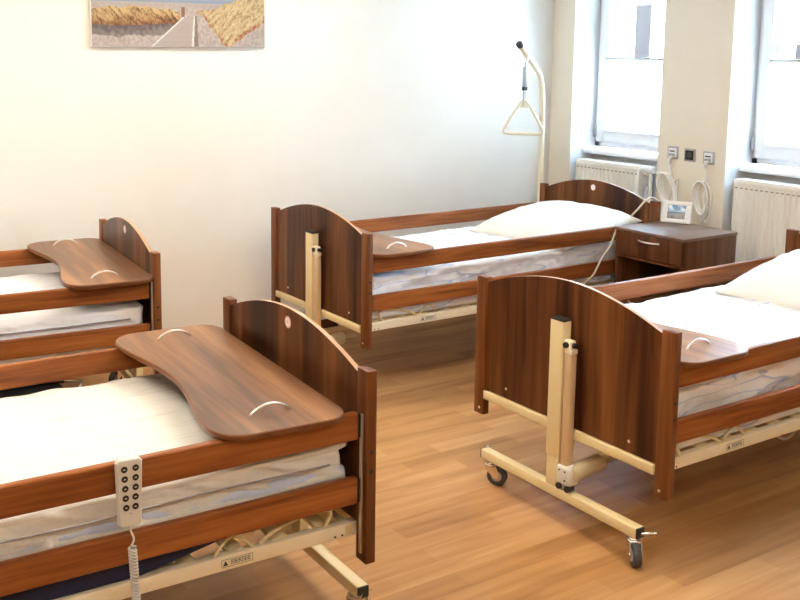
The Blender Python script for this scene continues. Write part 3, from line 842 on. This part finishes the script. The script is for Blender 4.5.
def beach(u, v):
    N = lambda s: noise.noise(Vector((u*s, v*s, 9.)))
    if v > .52:
        c = ramp([(0, srgb(170,200,225)), (.5, srgb(120,170,215)), (1, srgb(95,150,205))], (v-.52)/.48)
        c = mixc(c, srgb(245,248,250), (N(3.5)+.05)*2)
    elif v > .40: c = mixc(srgb(95,125,150), srgb(130,160,180), u)
    else: c = mixc(srgb(170,165,165), srgb(110,115,125), (1-u)*1.0-v+N(5)*.5)
    if .84 < u < .88 and .12 < v < .34: c = srgb(40,40,50)
    return c
def print_grid(w, hgt, nu, nv, fn, name, mat, parent, M4):
    me = bpy.data.meshes.new(name)
    vs = []; cols = []; fs = []
    for j in range(nv+1):
        for i in range(nu+1):
            u, v = i/nu, j/nv
            vs.append(M4 @ Vector(((u-.5)*w, 0, (v-.5)*hgt))); cols.append(tuple(fn(u, v))+(1.,))
    for j in range(nv):
        for i in range(nu):
            a = j*(nu+1)+i; fs.append((a, a+1, a+nu+2, a+nu+1))
    me.from_pydata([tuple(v) for v in vs], [], fs)
    at_ = me.color_attributes.new('Col', 'FLOAT_COLOR', 'POINT')
    at_.data.foreach_set('color', [c for q in cols for c in q])
    me.materials.append(M[mat]); o = bpy.data.objects.new(name, me); COL.objects.link(o); o.parent = parent
    return o
PWD, PHT = 1.083, .41
pic = thing('canvas_picture', 'wide canvas print of a plank path through grassy dunes hung on the back wall', 'picture', (-.38, YB-.0005, 1.828+PHT/2))
pic.location.y = YB
b = NB(); box(b, -PWD/2*1.0, PWD/2, -.028, 0, -PHT/2, PHT/2, .003); obj('stretcher', b, 'white', pic)
print_grid(PWD-.004, PHT-.004, 330, 130, dunes, 'printed_canvas', 'print', pic, Matrix.Translation((0, -.0287, 0)))

# photo frame on the cabinet
pa = Vector((2.172, 1.868)); pb = Vector((2.242, 1.70)); mid = (pa+pb)/2; ang = math.atan2(pb.y-pa.y, pb.x-pa.x)
pf = thing('photo_frame', 'small white photo frame with a beach picture standing on the bedside cabinet', 'photo frame', (mid.x, mid.y, .7805), ang)
wf, hf = .170, .132; lean = Matrix.Rotation(-.26, 4, 'X')
t = NB()
box(t, -wf/2, wf/2, -.009, .009, 0, .024, .003); box(t, -wf/2, wf/2, -.009, .009, hf-.024, hf, .003)
box(t, -wf/2, -wf/2+.032, -.009, .009, .02, hf-.02, .003); box(t, wf/2-.032, wf/2, -.009, .009, .02, hf-.02, .003)
box(t, -wf/2+.01, wf/2-.01, .0, .008, .01, hf-.01)
bmesh.ops.transform(t, matrix=Matrix.Translation((0,0,.002)) @ lean, verts=t.verts); obj('frame', t, 'white', pf)
print_grid(wf-.06, hf-.044, 60, 40, beach, 'photo', 'photo', pf, Matrix.Translation((0,0,.002)) @ lean @ Matrix.Translation((0, -.002, hf/2)))
t = NB(); prism(t, [(.010,.0), (.07,.0), (.028,.10), (.024,.10)], 'x', -.02, .02); obj('easel_back', t, 'rubber', pf)

# ------------------------------------------------------------------ cords, bag
cc = thing('bed_cord', 'cream cord looping from the head board down over the rail of the far bed', 'cord', (2.17, 1.96, .88))
CE = Vector(cc.location)
pts = [(2.24,1.955,.62), (2.235,1.945,.86), (2.20,1.948,.915), (2.165,1.975,.90), (2.15,2.02,.84), (2.13,2.07,.775), (2.06,2.06,.725), (1.96,2.01,.735), (1.88,1.955,.768), (1.845,1.912,.765), (1.822,1.912,.715), (1.80,1.914,.665), (1.735,1.915,.595), (1.70,1.918,.54), (1.665,1.925,.485), (1.60,1.96,.43), (1.5,1.99,.418)]
b = NB(); tube(b, smoothpath(pts, 6), .0065, 8); o = obj('cord', b, 'cord', cc); o.location = -CE
bg = thing('floor_bag', 'dark low bag with a metal loop handle under the far left bed', 'bag', (-1.6, 2.68, 0), -.09)
t = soft_box(.62, .26, .12, .045, 30, 14, 8, lambda p, n: n*.012*noise.noise(p*9)); obj('bag_body', t, 'bag', bg)
b = NB(); tube(b, smoothpath([(-.30,.07,.125), (0,.08,.13), (.22,.085,.128), (.31,.08,.12)], 5), .012, 8); obj('bag_trim', b, 'rubber', bg)
b = NB(); tube(b, [(.29,.085,.115), (.34,.09,.11), (.40,.06,.105), (.37,.0,.10), (.30,-.055,.10)], .006, 8); obj('loop_handle', b, 'steel', bg)
uc = thing('floor_cable', 'grey cable hanging in a loop under the right-hand bed', 'cable', (1.0, .2, .3))
b = NB(); pts = [(.80,.16,.345), (.82,.15,.30), (.88,.14,.265), (.96,.15,.28), (.98,.16,.335), (1.05,.15,.30), (1.12,.15,.285), (1.2,.17,.345)]
tube(b, smoothpath(pts, 6), .006, 8); o = obj('cord', b, 'grey', uc); o.location = (-1.0,-.2,-.3)

# ------------------------------------------------------------------ light
LAMP = 8.2
M['lamp'] = lamp_mat()
for i, (x, y) in enumerate(((-2.6, .3), (-2.6, 2.3), (-.4, .3), (-.4, 2.3), (-2.6, -2.3), (-.4, -2.3))):  # last pair added out of view to brighten faces turned to the camera
    e = thing('unseen_ceiling_lamp', 'unseen flat white ceiling lamp with a glowing diffuser', 'lamp', (x, y, H), 0, 'ceiling lamps')
    b = NB(); box(b, -.62, .62, -.16, .16, -.05, 0, .004); obj('lamp_body', b, 'white', e)
    b = NB(); box(b, -.60, .60, -.14, .14, -.062, -.049, .002); obj('diffuser', b, 'lamp', e)
w = bpy.data.worlds.new('sky'); SC.world = w; w.use_nodes = True
bgd = w.node_tree.nodes['Background']; bgd.inputs['Color'].default_value = (.60,.80,1,1); bgd.inputs['Strength'].default_value = 17.5
def arealight(name, loc, rot, sx, sy, energy, col, portal=False):
    l = bpy.data.lights.new(name, 'AREA'); l.shape = 'RECTANGLE'; l.size = sx; l.size_y = sy; l.energy = energy; l.color = col
    if portal: l.cycles.is_portal = True
    o = bpy.data.objects.new(name, l); COL.objects.link(o); o.location = loc; o.rotation_euler = rot
    return o
for n, (r, l) in enumerate(NICHES):
    arealight('window_portal', (2.94, (r+l)/2, (ZS+ZT)/2), (0, PI/2, 0), ZT-ZS, l-r, 1, (1,1,1), True)

# ------------------------------------------------------------------ camera
cam = bpy.data.cameras.new('camera'); co = bpy.data.objects.new('camera', cam); COL.objects.link(co)
yaw, pitch, roll = 1.0281, .1432, .0027
cy, sy, cp, sp_ = math.cos(yaw), math.sin(yaw), math.cos(pitch), math.sin(pitch)
F = Vector((cy*cp, sy*cp, -sp_)); R = Vector((sy, -cy, 0)); U = R.cross(F)
c, s = math.cos(roll), math.sin(roll); R, U = c*R+s*U, -s*R+c*U
m = Matrix((R, U, -F)).transposed().to_4x4(); m.translation = (-2.7296, -2.143, 1.817)
co.matrix_world = m
cam.sensor_width = 36; cam.lens = 990.34*36/800
cam.shift_x = (400-312.2)/800; cam.shift_y = -(300-192.26)/800
cam.clip_start = .05; cam.clip_end = 100
SC.camera = co
SC.view_settings.view_transform = 'Standard'; SC.view_settings.look = 'None'
SC.view_settings.exposure = 1.7; SC.view_settings.gamma = 1.; SC.view_settings.use_curve_mapping = False
SC.cycles.use_denoising = True
